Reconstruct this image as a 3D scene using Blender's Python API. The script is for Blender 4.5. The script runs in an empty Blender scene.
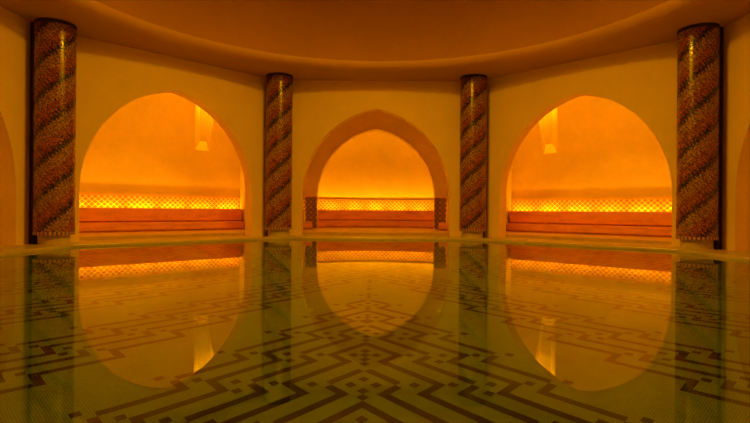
import bpy, bmesh, math, random
from mathutils import Vector, Matrix
from mathutils.geometry import tessellate_polygon
random.seed(4)
C = bpy.context.scene
col = C.collection
PI = math.pi
T8 = math.tan(PI/8)

# ---------------------------------------------------------------- sizes (metres, water level z = 0)
CAM_Y, CAM_H, FPX = -5.42, .54, 507.0
A_WALL, T_WALL = 4.98, .25          # arcade octagon: apothem of the inner face, thickness
A_RING, T_RING = 7.55, .30          # outer octagon behind the arcade
R_COL = 1.928*2.6131                # circle the column axes stand on
A_POOL, D_POOL = 4.30, .75
Z_DECK, Z_FLOOR = .04, .10
Z_SOFFIT, Z_AMB = 3.22, 3.75
SEAT, DADO = .575, .885
ARCH_B, ARCH_E, ARCH_S = 1.52, .30, .855

# ---------------------------------------------------------------- helpers
def tag(o, label=None, cat=None, group=None, kind=None):
    if label: o['label'] = label
    if cat: o['category'] = cat
    if group: o['group'] = group
    if kind: o['kind'] = kind
    return o

def link_mesh(name, verts, faces, mat, parent=None, smooth=False, mats=None, mi=None):
    me = bpy.data.meshes.new(name)
    me.from_pydata([tuple(v) for v in verts], [], faces)
    for m in (mats or [mat]): me.materials.append(m)
    if mi:
        me.polygons.foreach_set('material_index', mi)
    if smooth:
        me.polygons.foreach_set('use_smooth', [True]*len(me.polygons))
    me.update()
    o = bpy.data.objects.new(name, me)
    col.objects.link(o)
    if parent: o.parent = parent
    return o

def empty(name, loc, rz=0):
    o = bpy.data.objects.new(name, None)
    o.empty_display_size = .2
    o.location = loc; o.rotation_euler = (0, 0, rz)
    col.objects.link(o)
    return o

def recalc(o):
    bm = bmesh.new(); bm.from_mesh(o.data)
    bmesh.ops.remove_doubles(bm, verts=bm.verts, dist=1e-5)
    bmesh.ops.recalc_face_normals(bm, faces=bm.faces)
    bm.to_mesh(o.data); bm.free()
    return o

def bevel(o, w, seg=2):
    m = o.modifiers.new('bevel', 'BEVEL'); m.width = w; m.segments = seg; m.limit_method = 'ANGLE'; m.angle_limit = math.radians(40)
    return o

# ---------------------------------------------------------------- node helpers
def new_mat(name, rough=.6, spec=.3):
    m = bpy.data.materials.new(name); m.use_nodes = True
    nt = m.node_tree; b = nt.nodes['Principled BSDF']
    b.inputs['Roughness'].default_value = rough
    b.inputs['Specular IOR Level'].default_value = spec
    return m, nt, b

def nd(nt, typ, **kw):
    n = nt.nodes.new(typ)
    for k, v in kw.items(): setattr(n, k, v)
    return n

def mth(nt, op, a, b=None, c=None):
    n = nt.nodes.new('ShaderNodeMath'); n.operation = op
    for i, v in enumerate((a, b, c)):
        if v is None: continue
        if isinstance(v, (int, float)): n.inputs[i].default_value = v
        else: nt.links.new(v, n.inputs[i])
    return n.outputs[0]

def mix(nt, fac, a, b):
    n = nt.nodes.new('ShaderNodeMix'); n.data_type = 'RGBA'
    for s, v in ((n.inputs[0], fac), (n.inputs[6], a), (n.inputs[7], b)):
        if isinstance(v, (int, float)): s.default_value = v
        elif isinstance(v, tuple): s.default_value = (*v, 1)
        else: nt.links.new(v, s)
    return n.outputs[2]

def ramp(nt, src, stops, interp='LINEAR'):
    n = nt.nodes.new('ShaderNodeValToRGB'); n.color_ramp.interpolation = interp
    e = n.color_ramp.elements
    while len(e) < len(stops): e.new(.5)
    for i, (p, c) in enumerate(stops): e[i].position = p; e[i].color = (*c, 1)
    nt.links.new(src, n.inputs[0])
    return n.outputs[0]

def bump(nt, b, h, strength, dist):
    n = nt.nodes.new('ShaderNodeBump'); n.inputs['Strength'].default_value = strength; n.inputs['Distance'].default_value = dist
    nt.links.new(h, n.inputs['Height']); nt.links.new(n.outputs[0], b.inputs['Normal'])

def noise(nt, vec, scale, detail=4, rough=.55):
    n = nt.nodes.new('ShaderNodeTexNoise'); n.inputs['Scale'].default_value = scale
    n.inputs['Detail'].default_value = detail; n.inputs['Roughness'].default_value = rough
    if vec is not None: nt.links.new(vec, n.inputs['Vector'])
    return n.outputs[0]

def plaster(name, base, var=.08, rough=.5, spec=.25):
    m, nt, b = new_mat(name, rough, spec)
    tc = nd(nt, 'ShaderNodeTexCoord').outputs['Object']
    a = noise(nt, tc, .9, 5, .6); f = noise(nt, tc, 11, 6, .65)
    s = mth(nt, 'ADD', mth(nt, 'MULTIPLY', a, .7), mth(nt, 'MULTIPLY', f, .3))
    lo = tuple(c*(1-var*2.2) for c in base); hi = tuple(min(1, c*(1+var)) for c in base)
    nt.links.new(ramp(nt, s, [(.32, lo), (.66, hi)]), b.inputs['Base Color'])
    bump(nt, b, f, .12, .01)
    return m

M = {}
M['plaster'] = plaster('polished_plaster', (.87, .65, .40), .035)
M['niche'] = plaster('polished_plaster_alcove', (.82, .66, .42), .06)
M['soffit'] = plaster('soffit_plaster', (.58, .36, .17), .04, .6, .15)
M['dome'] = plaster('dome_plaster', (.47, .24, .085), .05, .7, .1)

def marble(name, base, vein, rough=.3):
    m, nt, b = new_mat(name, rough, .4)
    tc = nd(nt, 'ShaderNodeTexCoord').outputs['Object']
    mp = nd(nt, 'ShaderNodeMapping'); mp.inputs['Scale'].default_value = (1, 1, 5)
    nt.links.new(tc, mp.inputs['Vector'])
    n1 = noise(nt, mp.outputs[0], 2.2, 8, .65); n2 = noise(nt, tc, 26, 4, .6)
    s = mth(nt, 'ADD', mth(nt, 'MULTIPLY', n1, .75), mth(nt, 'MULTIPLY', n2, .25))
    nt.links.new(ramp(nt, s, [(.36, vein), (.50, base), (.7, tuple(min(1, c*1.12) for c in base))]), b.inputs['Base Color'])
    return m
M['bench'] = marble('bench_marble', (.76, .33, .14), (.56, .22, .09))
M['deck'] = marble('deck_marble', (.50, .42, .22), (.40, .32, .17), .35)
M['floor'] = marble('floor_marble', (.58, .40, .22), (.46, .30, .16), .35)
M['rim'] = marble('rim_marble', (.50, .43, .22), (.40, .33, .17), .3)
M['dark'], _nt, _b = new_mat('dark_border_shadow_gap', .5, .2); _b.inputs['Base Color'].default_value = (.035, .022, .014, 1)  # dark colour for the column top borders and the shade behind the shafts
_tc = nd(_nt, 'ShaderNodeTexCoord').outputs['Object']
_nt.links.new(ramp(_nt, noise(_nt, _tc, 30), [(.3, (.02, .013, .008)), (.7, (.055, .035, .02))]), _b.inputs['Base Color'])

def lattice_mat():
    # diamond lattice tiles: pale grout-like straps crossing over terracotta diamonds (UV in metres)
    m, nt, b = new_mat('lattice_tile', .3, .45)
    uv = nd(nt, 'ShaderNodeUVMap').outputs[0]
    sp = nd(nt, 'ShaderNodeSeparateXYZ'); nt.links.new(uv, sp.inputs[0])
    u, v = sp.outputs[0], sp.outputs[1]
    P = .118
    def strap(sign):
        s = mth(nt, 'ADD', u, mth(nt, 'MULTIPLY', v, sign*1.12))
        fr = mth(nt, 'FRACT', mth(nt, 'DIVIDE', s, P))
        return mth(nt, 'ABSOLUTE', mth(nt, 'SUBTRACT', fr, .5))
    d = mth(nt, 'MAXIMUM', strap(1), strap(-1))           # .5 on the straps
    line = ramp(nt, d, [(.415, (0, 0, 0)), (.455, (1, 1, 1))])
    core = ramp(nt, mth(nt, 'ADD', strap(1), strap(-1)), [(.16, (1, 1, 1)), (.22, (0, 0, 0))])
    n = noise(nt, uv, 60, 2)
    tile = mix(nt, n, (.42, .17, .07), (.58, .27, .12))
    tile = mix(nt, core, tile, (.36, .14, .06))
    c = mix(nt, line, tile, (.92, .86, .70))
    # a plain strip along the top edge
    top = mth(nt, 'GREATER_THAN', v, DADO-SEAT-.022)
    c = mix(nt, top, c, (.55, .32, .18))
    nt.links.new(c, b.inputs['Base Color'])
    bump(nt, b, d, .25, .004)
    return m
M['lattice'] = lattice_mat()

def column_mat():
    m, nt, b = new_mat('spiral_mosaic', .17, .5)
    uv = nd(nt, 'ShaderNodeUVMap').outputs[0]
    sp = nd(nt, 'ShaderNodeSeparateXYZ'); nt.links.new(uv, sp.inputs[0])
    u, v = sp.outputs[0], sp.outputs[1]                    # u = turn 0..1, v = metres up
    circ = 2*PI*.26
    # tesserae: snap the coordinates to little tiles
    NT = 118; th = circ/NT
    uc = mth(nt, 'DIVIDE', mth(nt, 'ADD', mth(nt, 'FLOOR', mth(nt, 'MULTIPLY', u, NT)), .5), NT)
    vc = mth(nt, 'MULTIPLY', mth(nt, 'ADD', mth(nt, 'FLOOR', mth(nt, 'DIVIDE', v, th)), .5), th)
    a = mth(nt, 'SUBTRACT', mth(nt, 'DIVIDE', vc, .475), mth(nt, 'MULTIPLY', uc, 3))
    g = mth(nt, 'ADD', mth(nt, 'DIVIDE', vc, .0813), mth(nt, 'MULTIPLY', uc, 24))
    gf = mth(nt, 'ABSOLUTE', mth(nt, 'SUBTRACT', mth(nt, 'FRACT', g), .5))        # 0..0.5 triangle
    cb0 = nd(nt, 'ShaderNodeCombineXYZ'); nt.links.new(uc, cb0.inputs[0]); nt.links.new(vc, cb0.inputs[1])
    wn0 = nd(nt, 'ShaderNodeTexWhiteNoise'); wn0.noise_dimensions = '2D'; nt.links.new(cb0.outputs[0], wn0.inputs['Vector'])
    jit = mth(nt, 'MULTIPLY', mth(nt, 'SUBTRACT', wn0.outputs[0], .5), .10)
    t = mth(nt, 'FRACT', mth(nt, 'ADD', mth(nt, 'ADD', a, jit), mth(nt, 'MULTIPLY', gf, .30)))
    red, dk, tan, blk, org = (.23, .05, .02), (.026, .018, .012), (.31, .18, .06), (.014, .011, .009), (.29, .10, .035)
    base = ramp(nt, t, [(0, org), (.10, red), (.24, tan), (.275, (.20, .09, .045)), (.52, tan), (.555, (.30, .16, .08)), (.63, blk), (.74, (.12, .035, .018)), (.78, dk), (.84, red)], 'CONSTANT')
    # small tan diamonds with dark hearts in the patterned zone
    g2 = mth(nt, 'MULTIPLY', g, 1.0)
    t2 = mth(nt, 'ABSOLUTE', mth(nt, 'SUBTRACT', mth(nt, 'FRACT', mth(nt, 'MULTIPLY', a, 9)), .5))
    gg = mth(nt, 'ABSOLUTE', mth(nt, 'SUBTRACT', mth(nt, 'FRACT', g2), .5))
    dm = mth(nt, 'ADD', t2, gg)
    spots = mth(nt, 'MULTIPLY', mth(nt, 'GREATER_THAN', dm, .50), mth(nt, 'MULTIPLY', mth(nt, 'GREATER_THAN', t, .275), mth(nt, 'LESS_THAN', t, .56)))
    base = mix(nt, spots, base, tan)
    spots2 = mth(nt, 'MULTIPLY', mth(nt, 'LESS_THAN', dm, .26), mth(nt, 'GREATER_THAN', t, .84))
    base = mix(nt, spots2, base, dk)
    spots3 = mth(nt, 'MULTIPLY', mth(nt, 'LESS_THAN', dm, .22), mth(nt, 'LESS_THAN', t, .24))
    base = mix(nt, spots3, base, (.10, .05, .03))
    # every tessera its own tone
    cb = nd(nt, 'ShaderNodeCombineXYZ'); nt.links.new(uc, cb.inputs[0]); nt.links.new(vc, cb.inputs[1])
    wn = nd(nt, 'ShaderNodeTexWhiteNoise'); wn.noise_dimensions = '2D'; nt.links.new(cb.outputs[0], wn.inputs['Vector'])
    k = mth(nt, 'ADD', mth(nt, 'MULTIPLY', wn.outputs[0], 1.25), .34)
    vm = nd(nt, 'ShaderNodeVectorMath'); vm.operation = 'SCALE'; nt.links.new(base, vm.inputs[0]); nt.links.new(k, vm.inputs['Scale'])
    nt.links.new(vm.outputs[0], b.inputs['Base Color'])
    # each tessera is set at a slightly different tilt
    wn2 = nd(nt, 'ShaderNodeTexWhiteNoise'); wn2.noise_dimensions = '2D'; nt.links.new(cb.outputs[0], wn2.inputs['Vector'])
    rr = mth(nt, 'ADD', mth(nt, 'MULTIPLY', wn2.outputs[0], .40), .12)
    nt.links.new(rr, b.inputs['Roughness'])
    return m
M['spiral'] = column_mat()

def border_mat():
    m, nt, b = new_mat('border_mosaic', .35, .4)
    uv = nd(nt, 'ShaderNodeUVMap').outputs[0]
    sp = nd(nt, 'ShaderNodeSeparateXYZ'); nt.links.new(uv, sp.inputs[0])
    f = mth(nt, 'FRACT', mth(nt, 'MULTIPLY', sp.outputs[0], 30))
    c = mix(nt, mth(nt, 'GREATER_THAN', f, .58), (.50, .30, .15), (.10, .05, .03))
    nt.links.new(c, b.inputs['Base Color'])
    return m
M['border'] = border_mat()

def pier_mat():
    # dark mosaic with stacked rosettes (UV in metres)
    m, nt, b = new_mat('rosette_mosaic', .35, .4)
    uv = nd(nt, 'ShaderNodeUVMap').outputs[0]
    sp = nd(nt, 'ShaderNodeSeparateXYZ'); nt.links.new(uv, sp.inputs[0])
    P = .135
    fx = mth(nt, 'SUBTRACT', mth(nt, 'FRACT', mth(nt, 'DIVIDE', sp.outputs[0], P)), .5)
    fy = mth(nt, 'SUBTRACT', mth(nt, 'FRACT', mth(nt, 'DIVIDE', sp.outputs[1], P)), .5)
    r = mth(nt, 'SQRT', mth(nt, 'ADD', mth(nt, 'MULTIPLY', fx, fx), mth(nt, 'MULTIPLY', fy, fy)))
    an = mth(nt, 'ARCTAN2', fy, fx)
    r2 = mth(nt, 'ADD', r, mth(nt, 'MULTIPLY', mth(nt, 'COSINE', mth(nt, 'MULTIPLY', an, 8)), .035))
    c = ramp(nt, r2, [(0, (.50, .28, .14)), (.10, (.07, .03, .02)), (.22, (.50, .20, .10)), (.30, (.05, .02, .015)), (.43, (.10, .035, .02)), (.50, (.58, .36, .18)), (.62, (.12, .04, .02))], 'CONSTANT')
    nt.links.new(c, b.inputs['Base Color'])
    return m
M['pier'] = pier_mat()

W = .0416                                                   # side of one mosaic cell of the pool floor
def pool_tile(name, c1, c2, mortar, rough=.4):
    m, nt, b = new_mat(name, rough, .2)
    uv = nd(nt, 'ShaderNodeUVMap').outputs[0]
    br = nd(nt, 'ShaderNodeTexBrick'); br.offset = 0; br.squash = 1
    nt.links.new(uv, br.inputs['Vector'])
    br.inputs['Scale'].default_value = 1
    br.inputs['Brick Width'].default_value = .25; br.inputs['Row Height'].default_value = .25
    br.inputs['Mortar Size'].default_value = .028; br.inputs['Mortar Smooth'].default_value = .3
    br.inputs['Color1'].default_value = (*c1, 1); br.inputs['Color2'].default_value = (*c2, 1); br.inputs['Mortar'].default_value = (*mortar, 1)
    n = noise(nt, uv, .25, 4)
    k = mth(nt, 'ADD', mth(nt, 'MULTIPLY', n, .5), .72)
    vm = nd(nt, 'ShaderNodeVectorMath'); vm.operation = 'SCALE'; nt.links.new(br.outputs[0], vm.inputs[0]); nt.links.new(k, vm.inputs['Scale'])
    nt.links.new(vm.outputs[0], b.inputs['Base Color'])
    return m
M['pale_tile'] = pool_tile('pale_green_mosaic', (.25, .40, .11), (.20, .33, .09), (.075, .13, .035))
M['dark_tile'] = pool_tile('black_mosaic', (.014, .014, .009), (.009, .009, .006), (.02, .02, .012))

def water_mat():
    m = bpy.data.materials.new('still_water'); m.use_nodes = True
    nt = m.node_tree; nt.nodes.clear()
    out = nd(nt, 'ShaderNodeOutputMaterial'); g = nd(nt, 'ShaderNodeBsdfGlass')
    g.inputs['IOR'].default_value = 1.333; g.inputs['Roughness'].default_value = 0
    g.inputs['Color'].default_value = (.97, 1, .95, 1)
    nt.links.new(g.outputs[0], out.inputs[0])
    tc = nd(nt, 'ShaderNodeTexCoord').outputs['Object']
    bp = None
    return m
    bp = nd(nt, 'ShaderNodeBump'); bp.inputs['Strength'].default_value = .02; bp.inputs['Distance'].default_value = .01
    nt.links.new(noise(nt, tc, 2.5, 2), bp.inputs['Height']); nt.links.new(bp.outputs[0], g.inputs['Normal'])
    return m
M['water'] = water_mat()

def emit_mat(name, c, s):
    m = bpy.data.materials.new(name); m.use_nodes = True
    nt = m.node_tree; nt.nodes.clear()
    out = nd(nt, 'ShaderNodeOutputMaterial'); e = nd(nt, 'ShaderNodeEmission')
    e.inputs[0].default_value = (*c, 1); e.inputs[1].default_value = s
    nt.links.new(e.outputs[0], out.inputs[0])
    return m
LED = (1.0, .385, .002)
M['led'] = emit_mat('amber_strip', LED, 6)

# ---------------------------------------------------------------- frames of the eight faces
# face k: outward normal at angle k*45 deg clockwise from +y (k=0 is the far face)
def face_frame(k):
    a = -k*PI/4
    n = Vector((-math.sin(a), math.cos(a), 0)); t = Vector((math.cos(a), math.sin(a), 0))
    return n, t                                            # t points to the right when looking outward

def arch_pts(b, e, s, n=28):
    R = b+e; ph = math.acos(e/R)
    right = [(R*math.cos(ph*i/n)-e, s+R*math.sin(ph*i/n)) for i in range(n+1)]
    return right+[(-x, z) for x, z in reversed(right[:-1])]  # from right springing over the apex to the left one

def panel(name, k, A, T, z0, z1, arch=None, pockets=(), mat=None):
    """wall of one face: optional arch opening down to z0, optional splayed pockets cut in its front"""
    n, t = face_frame(k)
    def P(u, z, d): return n*(A+d)+t*u+Vector((0, 0, z))
    hf, hb = A*T8, (A+T)*T8
    if arch:
        b, e, s = arch
        ap = arch_pts(b, e, s)
        inner = [(b, z0)]+ap+[(-b, z0)]
    else: inner = []
    def outline(h): return [(-h, z0), (-h, z1), (h, z1), (h, z0)]+inner
    V, F = [], []
    def add_poly(loops, d):
        base = len(V); pts = [p for l in loops for p in l]
        V.extend(P(u, z, d) for u, z in pts)
        F.extend(tuple(base+i for i in tri) for tri in tessellate_polygon([[Vector((u, z, 0)) for u, z in l] for l in loops]))
    add_poly([outline(hf)]+[p[0] for p in pockets], 0)
    add_poly([outline(hb)], T)
    lf, lb = outline(hf), outline(hb); N = len(lf)
    for i in range(N):
        j = (i+1) % N; base = len(V)
        V.extend([P(*lf[i], 0), P(*lf[j], 0), P(*lb[j], T), P(*lb[i], T)]); F.append((base, base+1, base+2, base+3))
    for front, back, dep in pockets:
        m_ = len(front)
        for i in range(m_):
            j = (i+1) % m_; base = len(V)
            V.extend([P(*front[i], 0), P(*front[j], 0), P(*back[j], dep), P(*back[i], dep)]); F.append((base, base+1, base+2, base+3))
        base = len(V); V.extend(P(*p, dep) for p in back); F.append(tuple(range(base, base+m_)))
    o = link_mesh(name, V, F, mat or M['plaster'])
    recalc(o); tag(o, kind='structure')
    return o

SIDES = ['back', 'back_right', 'right', 'front_right', 'front', 'front_left', 'left', 'back_left']
for k, s in enumerate(SIDES):
    b = 1.60 if k in (2, 6) else ARCH_B
    panel('wall_'+s, k, A_WALL, T_WALL, 0.0, Z_SOFFIT+.02, (b, ARCH_E, ARCH_S if b < 1.6 else .80))

def pocket(sg):
    f = [(sg*1.56, 1.95), (sg*1.89, 1.95), (sg*2.0, 2.6), (sg*2.2, 3.6), (sg*1.56, 3.6)]
    g = [(sg*1.80, 2.20), (sg*1.97, 2.20), (sg*2.06, 2.7), (sg*2.22, 3.55), (sg*1.80, 3.55)]
    return (f, g, .26)
for k, s in enumerate(SIDES):
    pk = [pocket(1), pocket(-1)] if k in (0, 1, 7) else []
    panel('wall_outer_'+s, k, A_RING, T_RING, 0, Z_AMB+.02, (ARCH_B, ARCH_E, ARCH_S) if k == 0 else None, pk, M['niche'])

# thick radial partitions between the alcoves
for k in range(8):
    a = -(k+.5)*PI/4
    n = Vector((-math.sin(a), math.cos(a), 0)); t = Vector((math.cos(a), math.sin(a), 0))
    r0, r1, h = 5.70, 8.1, .36
    V = [(x, y, z) for z in (0, Z_AMB+.01) for x, y in ((r0, -h), (r1, -h), (r1, h), (r0, h))]
    o = link_mesh('wall_partition_'+['back_right', 'right', 'right_front', 'front_right', 'front_left', 'left_front', 'left', 'back_left'][k], V,
                  [(0, 1, 2, 3), (7, 6, 5, 4), (0, 4, 5, 1), (1, 5, 6, 2), (2, 6, 7, 3), (3, 7, 4, 0)], M['niche'])
    recalc(o); o.rotation_euler.z = math.atan2(n.y, n.x); tag(o, kind='structure')

# ---------------------------------------------------------------- rounded niche beyond the far inner arch
N_C, N_R = 6.07, 3.40
def arc(r, a0, a1, n):                                     # angles from +y, clockwise
    return [Vector((r*math.sin(a0+(a1-a0)*i/n), N_C+r*math.cos(a0+(a1-a0)*i/n), 0)) for i in range(n+1)]
amax = math.acos((A_RING+T_RING-N_C)/N_R)
pin, pout = arc(N_R, -amax, amax, 48), arc(N_R+.2, -amax, amax, 48)
V, F = [], []
for a_, b_ in zip(pin, pout):
    for p in (a_, b_):
        V += [p, p+Vector((0, 0, 3.6))]
for i in range(48):
    q = i*4
    F += [(q, q+1, q+5, q+4), (q+2, q+6, q+7, q+3), (q+1, q+3, q+7, q+5), (q, q+4, q+6, q+2)]
F += [(0, 2, 3, 1), (192, 193, 195, 194)]
o = link_mesh('wall_niche', V, F, M['niche'], smooth=False); recalc(o)
o.data.polygons.foreach_set('use_smooth', [abs(p.normal.z) < .5 for p in o.data.polygons]); tag(o, kind='structure')

# ---------------------------------------------------------------- floors, pool rim, basin
def octa(A): return [Vector((A/math.cos(PI/8)*math.sin((i+.5)*PI/4), A/math.cos(PI/8)*math.cos((i+.5)*PI/4), 0)) for i in range(8)]
def ring_slab(name, A0, A1, z0, z1, mat, bev=0):
    a, b = octa(A0), octa(A1)
    V = [p+Vector((0, 0, z)) for z in (z0, z1) for l in (a, b) for p in l]
    F = []
    for i in range(8):
        j = (i+1) % 8
        F += [(i, j, 8+j, 8+i), (16+i, 24+i, 24+j, 16+j), (i, 16+i, 16+j, j), (8+i, 8+j, 24+j, 24+i)]
    o = link_mesh(name, V, F, mat); recalc(o)
    if bev: bevel(o, bev)
    return o
tag(ring_slab('pool_deck', A_POOL+.34, A_WALL+.33, -.1, Z_DECK-.004, M['deck']), kind='structure')
tag(ring_slab('pool_rim', A_POOL, A_POOL+.34, -.06, Z_DECK, M['rim'], .012), kind='structure')
tag(ring_slab('floor', A_WALL+.33, A_RING+.35, -.1, Z_FLOOR, M['floor'], .006), kind='structure')
pn = arc(N_R+.05, -amax, amax, 40)
V = [Vector((p.x, max(p.y, A_RING+.35), z)) for z in (-.1, Z_FLOOR) for p in pn]
n_ = len(pn)
F = [tuple(range(n_)), tuple(range(2*n_-1, n_-1, -1))]+[(i, i+1, n_+i+1, n_+i) for i in range(n_-1)]+[(0, n_, 2*n_-1, n_-1)]
o = link_mesh('floor_niche', V, F, M['floor']); recalc(o); tag(o, kind='structure')

# basin side walls
a, b = octa(A_POOL+.02), octa(A_POOL+.22)
V = [p+Vector((0, 0, z)) for z in (-D_POOL, -.05) for l in (a, b) for p in l]
F = []
for i in range(8):
    j = (i+1) % 8
    F += [(i, j, 8+j, 8+i), (16+i, 24+i, 24+j, 16+j), (i, 16+i, 16+j, j), (8+i, 8+j, 24+j, 24+i)]
o = link_mesh('wall_basin', V, F, M['pale_tile']); recalc(o)
uvl = o.data.uv_layers.new(name='UVMap')
for p in o.data.polygons:
    t = Vector((-p.normal.y, p.normal.x, 0))
    for li in p.loop_indices:
        co = o.data.vertices[o.data.loops[li].vertex_index].co
        uvl.data[li].uv = (co.dot(t)/W, co.z/W) if abs(p.normal.z) < .5 else (co.x/W, co.y/W)
tag(o, kind='structure')

# pool floor: mosaic cells on a grid turned 45 degrees; dark cells follow the stepped key pattern
OX, OY = -.050, CAM_Y+2.216
dark = set()
def put(p, q): dark.add((p, q)); dark.add((q, p))
NB = (-60, 150)
for m_ in [i for i in range(-24, 60) if i <= 2 or (i-5) % 6 < 4]:
    far = m_ > 2
    for n in range(-24, 40):
        jog, below = 2-3*m_+9*n-2*far, 11+3*m_+3*n+far               # the line runs at p=below under the jog, p=below+3 above it
        if below+3 < jog-9: continue
        for q in range(jog-8, jog+1):
            if below >= q: put(below, q)
        if m_ % 2:                                          # unbroken line: solid corner
            for p in range(below, below+4):
                if p >= jog: put(p, jog)
        else:                                               # broken line: the two pieces meet corner to corner
            for p in range(below, below+3):
                if p >= jog: put(p, jog)
            dark.discard((below+3, jog)); dark.discard((jog, below+3))
for n in range(-24, 40):
    for m_ in [i for i in range(-14, 60) if i <= 2 or (i-5) % 6 < 4]:
        j = m_+2; p, q = 6+3*j+3*n+(m_ > 2), -2-3*j+9*n-2*(m_ > 2)
        if p > q+1: put(p, q)
    for m_ in (-6, 0, 6, 12, 18):
        p, q = 10+3*m_+3*n+(m_ > 2), -9-3*m_+9*n-2*(m_ > 2)
        if p > q: put(p, q)
for s in range(-6, 9):
    c = 12*s
    for d in (0, 1, 6, 7, 8, 9): put(c+d, c+d)
    put(c+7, c+9); put(c+3, c+3)
    dark.discard((c+5, c+5)); dark.discard((c+2, c+2))
r2 = math.sqrt(.5)
V, F, MI, UV = [], [], [], []
vid = {}
def vert(p, q):
    k = (p, q)
    if k not in vid:
        x = (p-q)*r2*W+OX; y = (p+q)*r2*W+OY
        vid[k] = len(V); V.append((x, y, -D_POOL)); UV.append((p, q))
    return vid[k]
for p in range(-60, 210):
    for q in range(-60, 210):
        x = (p-q)*r2*W+OX; y = (p+q+0)*r2*W+OY
        ax, ay = abs(x), abs(y)
        if max(ax, ay, (ax+ay)*r2) > A_POOL+.08: continue
        # the design is mirrored about the middle of the pool
        if y <= 0: key = (p, q)
        else:
            s0 = round(-2*OY/(r2*W)); key = (s0-q, s0-p)
        F.append((vert(p-.5, q-.5), vert(p+.5, q-.5), vert(p+.5, q+.5), vert(p-.5, q+.5)))
        MI.append(1 if key in dark else 0)
o = link_mesh('floor_basin', V, F, None, mats=[M['pale_tile'], M['dark_tile']], mi=MI)
uvl = o.data.uv_layers.new(name='UVMap')
buf = []
for l in o.data.loops: buf += [UV[l.vertex_index][0]+.5, UV[l.vertex_index][1]+.5]
uvl.data.foreach_set('uv', buf)
if o.data.polygons[0].normal.z < 0: o.data.flip_normals()
tag(o, kind='structure')

# still water, one surface reaching under the rim lip
wv = [p for p in octa(A_POOL+.01)]
o = link_mesh('pool_water', wv, [tuple(reversed(range(8)))], M['water'])
if o.data.polygons[0].normal.z < 0: o.data.flip_normals()
tag(o, 'still clear water filling the octagonal pool and mirroring the arches', 'water', kind='stuff')

# ---------------------------------------------------------------- ceiling: soffit ring with round opening, rolled lip, dome
SEG = 128
prof = [(4.25, Z_SOFFIT), (4.15, Z_SOFFIT)]
for i in range(1, 9):
    a = PI/2*i/8; prof.append((4.15-.12*math.sin(a), Z_SOFFIT+.12*(1-math.cos(a))))
for i in range(1, 33):
    a = PI/2*i/32; prof.append((4.03*math.cos(a), Z_SOFFIT+.12+2.3*math.sin(a)))
prof[-1] = (.002, prof[-1][1])
V, F = [], []
for r, z in prof:
    for i in range(SEG):
        a = 2*PI*i/SEG; V.append((r*math.sin(a), r*math.cos(a), z))
for k in range(len(prof)-1):
    for i in range(SEG):
        j = (i+1) % SEG; F.append((k*SEG+i, k*SEG+j, (k+1)*SEG+j, (k+1)*SEG+i))
M['lip'] = plaster('lip_highlight_plaster', (.62, .36, .15), .04, .45, .3)  # lighter plaster: the highlight along the lip is put into the colour
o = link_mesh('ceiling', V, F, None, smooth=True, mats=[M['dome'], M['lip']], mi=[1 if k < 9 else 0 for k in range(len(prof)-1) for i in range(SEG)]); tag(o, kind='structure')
# soffit between the circle and the octagon
V = []; F = []
for i in range(SEG):
    a = 2*PI*i/SEG; s, c = math.sin(a), math.cos(a)
    V.append((4.25*s, 4.25*c, Z_SOFFIT))
    A_ = A_WALL+.02; ka = (a+PI/8) % (PI/4)-PI/8; ro = A_/math.cos(ka)
    V.append((ro*s, ro*c, Z_SOFFIT))
for i in range(SEG):
    j = (i+1) % SEG; F.append((2*i, 2*j, 2*j+1, 2*i+1))
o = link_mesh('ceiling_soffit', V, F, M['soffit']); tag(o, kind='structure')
tag(ring_slab('ceiling_alcove', A_WALL+.2, A_RING+.32, Z_AMB, Z_AMB+.1, M['niche']), kind='structure')
tag(ring_slab('trim_1', A_WALL+.02, A_WALL+.24, Z_SOFFIT+.02, Z_AMB+.02, M['niche']), kind='structure')
V = [Vector((p.x, max(p.y, A_RING+.3), z)) for z in (3.45, 3.6) for p in arc(N_R+.1, -amax, amax, 40)]
F = [tuple(range(41)), tuple(range(81, 40, -1))]+[(i, i+1, 41+i+1, 41+i) for i in range(40)]+[(0, 41, 81, 40)]
o = link_mesh('ceiling_niche', V, F, M['niche']); recalc(o); tag(o, kind='structure')

# ---------------------------------------------------------------- lattice dado, benches, strip lights
def sweep(name, path_in, path_out, z0, z1, mat, parent=None, uv=False, bev=0):
    """solid between two matching plan paths; local to parent's empty at the origin when parented"""
    n = len(path_in); V = []
    for z in (z0, z1):
        V += [Vector((p.x, p.y, z)) for p in path_in]+[Vector((p.x, p.y, z)) for p in path_out]
    F = []
    for i in range(n-1):
        j = i+1
        F += [(i, j, n+j, n+i), (2*n+i, 3*n+i, 3*n+j, 2*n+j), (i, 2*n+i, 2*n+j, j), (n+i, n+j, 3*n+j, 3*n+i)]
    F += [(0, n, 3*n, 2*n), (n-1, 3*n-1, 4*n-1, 2*n-1)]
    if parent:
        R_ = parent.rotation_euler.to_matrix().inverted()
        V = [R_ @ (v-parent.location) for v in V]
    o = link_mesh(name, V, F, mat, parent); recalc(o)
    if uv:
        L = [0]
        for i in range(n-1): L.append(L[-1]+(path_in[i+1]-path_in[i]).length)
        off = parent.location if parent else Vector()
        lay = o.data.uv_layers.new(name='UVMap')
        for l in o.data.loops:
            co = o.data.vertices[l.vertex_index].co+off
            i = min(range(n), key=lambda i: min((Vector((co.x, co.y, 0))-path_in[i]).length, (Vector((co.x, co.y, 0))-path_out[i]).length))
            lay.data[l.index].uv = (L[i], co.z-z0)
    if bev: bevel(o, bev)
    return o

def straight(k, A, u0, u1, n=1):
    nn, t = face_frame(k)
    return [nn*A+t*(u0+(u1-u0)*i/n) for i in range(n+1)]

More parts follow.
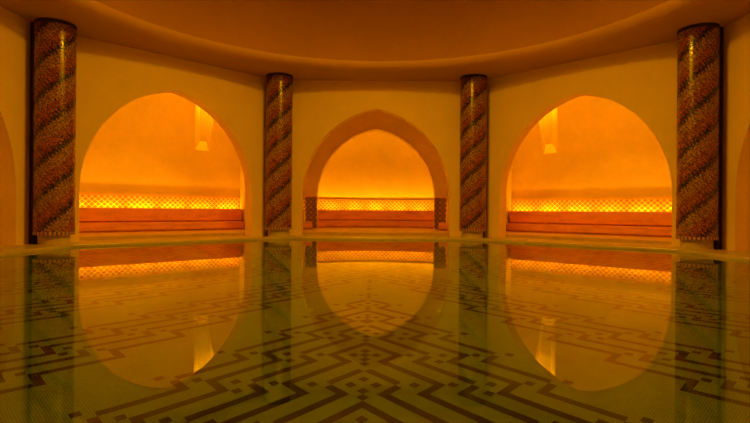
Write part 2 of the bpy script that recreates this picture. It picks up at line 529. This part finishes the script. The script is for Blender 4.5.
UE = 2.70                                                   # where the partitions cut the alcove walls
tn = [2]
def dado(pin, pout):
    o = sweep('trim_%d' % tn[0], pin, pout, SEAT-.03, DADO, M['lattice'], uv=True); tn[0] += 1
    tag(o, kind='structure')

def bench(base, paths, label, group='long stone benches under the lattice tiling', rz=0):
    e = empty('stone_bench', base, rz)
    tag(e, label, 'bench', group)
    seat_in, seat_out, step_in, step_out, led_in, led_out = paths
    def inset(a, b, d):
        return [p+(q-p).normalized()*d for p, q in zip(a, b)]
    sweep('seat', seat_in, seat_out, .315, SEAT-.002, M['bench'], e, bev=.006)
    sweep('seat_base', inset(seat_in, seat_out, .07), seat_out, Z_FLOOR, .315, M['bench'], e)
    sweep('foot_step', step_in, inset(step_out, seat_out, .07) if len(step_out) == len(seat_out) else step_out, .135, .285, M['bench'], e, bev=.006)
    sweep('step_base', inset(step_in, step_out, .06), step_out, Z_FLOOR, .135, M['bench'], e)
    s = sweep('light_strip', led_in, led_out, SEAT-.075, SEAT-.06, M['led'], e)
    s['label'] = 'glowing amber light strip hidden in the slot behind the seat'
    return e

def lamp(name, loc, rot_dir, sx, sy, power, colr=LED, parent=None, spread=None):
    ld = bpy.data.lights.new(name, 'AREA'); ld.shape = 'RECTANGLE'; ld.size = sx; ld.size_y = sy
    ld.energy = power; ld.color = colr
    if spread: ld.spread = spread
    o = bpy.data.objects.new(name, ld); o.location = loc
    z = -Vector(rot_dir[0]).normalized(); x = Vector(rot_dir[1]).normalized(); x = (x-z*x.dot(z)).normalized(); y = z.cross(x)
    o.rotation_euler = Matrix((x, y, z)).transposed().to_euler()
    col.objects.link(o)
    return o

P_STRIP = 3.5
P_NICHE = 5.6
names = {7: ('long stone bench under lattice tiling seen through the left arch'),
         1: ('long stone bench under lattice tiling seen through the right arch')}
var = {7: [.8, 1.5, 1.0, 1.05, 1.3, 1.0, .9, 1.0], 1: [.85, 1.05, .95, .8, .9, 1.1, 1.9, 1.0]}
DD = .06
for k in range(8):
    if k == 0: continue
    nn, t = face_frame(k)
    if k in (1, 7):
        dado(straight(k, A_RING-DD, -UE, UE, 1), straight(k, A_RING, -UE, UE, 1))
        bench(nn*(A_RING-.4), (straight(k, A_RING-.60, -2.44, 2.44), straight(k, A_RING-.25, -2.60, 2.60),
               straight(k, A_RING-.92, -2.32, 2.32), straight(k, A_RING-.60, -2.44, 2.44),
               straight(k, A_RING-.21, -2.58, 2.58), straight(k, A_RING-.16, -2.58, 2.58)), names[k], None, math.atan2(t.y, t.x))
    vs = var.get(k, [1.0]*4)
    N = len(vs); L = 2*UE/N
    for i, v in enumerate(vs):
        u = -UE+L*(i+.5)
        lamp('strip_lamp', nn*(A_RING-.15)+t*u+Vector((0, 0, SEAT-.015)), ((0, 0, 1), t), L*.78, .04, P_STRIP*v*8/N)
# the centre: dado pieces either side of the inner arch, stub benches, niche bench
nn, t = face_frame(0)
for sg in (-1, 1):
    ua, ub = sorted((sg*1.80, sg*UE))
    dado(straight(0, A_RING-DD, ua, ub), straight(0, A_RING, ua, ub))
    lamp('strip_lamp', nn*(A_RING-.15)+t*(ua+ub)/2+Vector((0, 0, SEAT-.015)), ((0, 0, 1), t), .7, .03, P_STRIP*.9)
    e = bench(nn*(A_RING-.4)+t*(sg*2.1), tuple(straight(0, A_RING-d, *sorted((sg*u0, sg*u1))) for d, u0, u1 in
              ((.60, 1.80, 2.42), (.25, 1.80, 2.58), (.92, 1.50, 2.30), (.60, 1.50, 2.42), (.21, 1.83, 2.55), (.16, 1.83, 2.55))),
              'short stone bench end %s of the inner centre arch beside a mosaic pier' % ('left' if sg < 0 else 'right'), None)
adad = math.acos((A_RING+T_RING+.02-N_C)/(N_R-.03))
dado(arc(N_R-.03, -adad, adad, 48), arc(N_R-.001, -adad, adad, 48))
def aarc(r, y0=A_RING+T_RING+.02, n=48):
    am = math.acos((y0-N_C)/r); return arc(r, -am, am, n)
bench(Vector((0, N_C+N_R-.4, 0)), (aarc(N_R-.60), aarc(N_R-.25), aarc(N_R-.92), aarc(N_R-.60), aarc(N_R-.21), aarc(N_R-.16)),
      'curved stone bench in the deep niche behind the centre arch', None)
va = [.9, .95, 1.0, 1.05, 1.2, 1.15, 1.05, .95, .9]
for i, v in enumerate(va):
    a = (i-4)/4.5*.86; r = N_R-.17
    lamp('strip_lamp', (r*math.sin(a), N_C+r*math.cos(a), SEAT-.015), ((0, 0, 1), (math.cos(a), -math.sin(a), 0)), .38, .03, P_NICHE*v*.62)

# mosaic-clad piers at the jambs of the inner arch
def uv_box(o, scale=1):
    lay = o.data.uv_layers.new(name='UVMap')
    for p in o.data.polygons:
        n = p.normal
        for li in p.loop_indices:
            c = o.data.vertices[o.data.loops[li].vertex_index].co
            lay.data[li].uv = ((c.x if abs(n.y) > .5 else c.y)*scale, c.z*scale)
for sg in (-1, 1):
    e = empty('mosaic_pier', (sg*1.645, A_RING-.03, Z_FLOOR))
    x0, x1 = -.145, .145
    h = DADO-Z_FLOOR+.01
    V = [(x, y, z) for z in (0, h) for x, y in ((x0, -.03), (x1, -.03), (x1, .028), (x0, .028))]
    o = link_mesh('mosaic_face', V, [(0, 1, 2, 3), (7, 6, 5, 4), (0, 4, 5, 1), (1, 5, 6, 2), (2, 6, 7, 3), (3, 7, 4, 0)], M['pier'], e); recalc(o)
    uv_box(o)
    V = [(x, y, z) for z in (h, h+.02) for x, y in ((x0-.01, -.04), (x1+.01, -.04), (x1+.01, .028), (x0-.01, .028))]
    o = link_mesh('cap', V, [(0, 1, 2, 3), (7, 6, 5, 4), (0, 4, 5, 1), (1, 5, 6, 2), (2, 6, 7, 3), (3, 7, 4, 0)], M['bench'], e); recalc(o)
    tag(e, 'low dark rosette mosaic pier at the %s foot of the inner centre arch' % ('left' if sg < 0 else 'right'), 'pier')

# ---------------------------------------------------------------- columns
def tube(name, r0, z0, z1, mat, parent, seg=96, rings=None, uvz=0, flare=0):
    zs = rings or [z0, z1]
    V, F, U = [], [], []
    for z in zs:
        for i in range(seg+1):
            a = 2*PI*i/seg; V.append((r0*math.cos(a), r0*math.sin(a), z))
    n = seg+1
    for k in range(len(zs)-1):
        for i in range(seg): F.append((k*n+i, k*n+i+1, (k+1)*n+i+1, (k+1)*n+i))
    nb = len(F); nv = len(V)
    V += V[:seg]+V[nv-n:nv-1]                             # caps get their own corners so the side shades level
    F += [tuple(reversed(range(nv, nv+seg))), tuple(range(nv+seg, nv+2*seg))]
    o = link_mesh(name, V, F, mat, parent)
    lay = o.data.uv_layers.new(name='UVMap')
    for l in o.data.loops:
        v = l.vertex_index; lay.data[l.index].uv = ((v % n)/seg, o.data.vertices[v].co.z+uvz)
    o.data.polygons.foreach_set('use_smooth', [i < nb for i in range(len(F))])
    return o
def column(k, label, dv):
    a = (k+.5)*PI/4
    loc = Vector((R_COL*math.sin(a), R_COL*math.cos(a), Z_DECK-.004))
    e = empty('mosaic_column', loc)
    H = Z_SOFFIT-loc.z-.002; zb = .175-Z_DECK
    tube('plinth', .205, 0, zb, M['rim'], e)
    tube('base_border', .263, zb, zb+.045, M['border'], e)
    tube('shaft', .260, zb+.045, H-.05, M['spiral'], e, uvz=dv)
    tube('top_border', .263, H-.05, H, M['dark'], e)
    n = Vector((math.sin(a), math.cos(a), 0)); t = Vector((math.cos(a), -math.sin(a), 0))
    pl = [n*.17-t*.19, n*.17+t*.19, n*.265+t*.19, n*.265-t*.19]  # dark box in place of the shadow between shaft and wall corner
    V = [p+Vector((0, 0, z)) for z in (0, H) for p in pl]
    o = link_mesh('shadow_gap', V, [(0, 1, 2, 3), (7, 6, 5, 4), (0, 4, 5, 1), (1, 5, 6, 2), (2, 6, 7, 3), (3, 7, 4, 0)], M['dark'], e); recalc(o)
    o['label'] = 'dark strip standing in for the shadow gap behind the mosaic shaft'
    tag(e, label, 'column', 'spiral mosaic columns around the pool')
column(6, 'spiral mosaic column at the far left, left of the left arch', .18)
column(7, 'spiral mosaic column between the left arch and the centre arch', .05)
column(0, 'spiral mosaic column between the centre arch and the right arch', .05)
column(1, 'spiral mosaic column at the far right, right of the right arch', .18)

# ---------------------------------------------------------------- other light
# lamps recessed at the head of the wall slots
for k, sgs in ((7, (1,)), (1, (-1,)), (0, (-1, 1))):
    nn, t = face_frame(k)
    for sg in sgs:
        p = nn*(A_RING+.14)+t*(sg*2.0)+Vector((0, 0, 3.5))
        lamp('slot_lamp', p, ((0, 0, -1), t), .2, .14, 13, (1, .46, .002))
# unseen fill lamps added over the inner arch to brighten the niche wall
for x in (-1.2, 0, 1.2):
    lamp('niche_fill', (x, A_RING+T_RING+.3, 3.4), ((x*.2, 1, -1.3), (1, 0, 0)), .5, .1, 5.5)
for k in (1, 7):
    nn, t = face_frame(k)
    for u in (-1.3, 0, 1.3):
        lamp('alcove_fill', nn*(A_WALL+T_WALL+.2)+t*u+Vector((0, 0, 3.6)), (nn*1-Vector((0, 0, 1.0)), t), .5, .1, 11)  # unseen fill lamps added to wash the alcove walls evenly
# lamp under the crown of the dome (above the frame)
ld = bpy.data.lights.new('dome_lamp', 'AREA'); ld.shape = 'DISK'; ld.size = 1.3; ld.energy = 245; ld.color = (1, .44, .003)
o = bpy.data.objects.new('dome_lamp', ld); o.location = (0, 0, 4.2); col.objects.link(o)

ld = bpy.data.lights.new('highlight_lamp', 'POINT'); ld.shadow_soft_size = .10; ld.energy = 42; ld.color = (1, .44, .003)  # unseen point lamp added for the highlights on the column shafts
o = bpy.data.objects.new('highlight_lamp', ld); o.location = (0, .5, 3.75); col.objects.link(o)

w = bpy.data.worlds.new('world'); C.world = w; w.use_nodes = True
w.node_tree.nodes['Background'].inputs[0].default_value = (0, 0, 0, 1)

# ---------------------------------------------------------------- camera and view
cd = bpy.data.cameras.new('camera'); cd.sensor_width = 36; cd.lens = FPX/750*36
cd.shift_x = -.6/750; cd.clip_start = .02
cam = bpy.data.objects.new('camera', cd); col.objects.link(cam)
cam.matrix_world = Matrix.Translation((0, CAM_Y, CAM_H)) @ Matrix.Rotation(PI/2, 4, 'X') @ Matrix.Rotation(.0075, 4, 'Z')
C.camera = cam
C.view_settings.view_transform = 'Standard'; C.view_settings.look = 'None'
C.view_settings.gamma = 1; C.view_settings.use_curve_mapping = False
C.view_settings.exposure = 0
cy = C.cycles
cy.max_bounces = 14; cy.diffuse_bounces = 8; cy.glossy_bounces = 6; cy.transmission_bounces = 8
cy.caustics_refractive = True; cy.caustics_reflective = True
cy.sample_clamp_indirect = 6; cy.blur_glossy = .5
cy.use_denoising = True
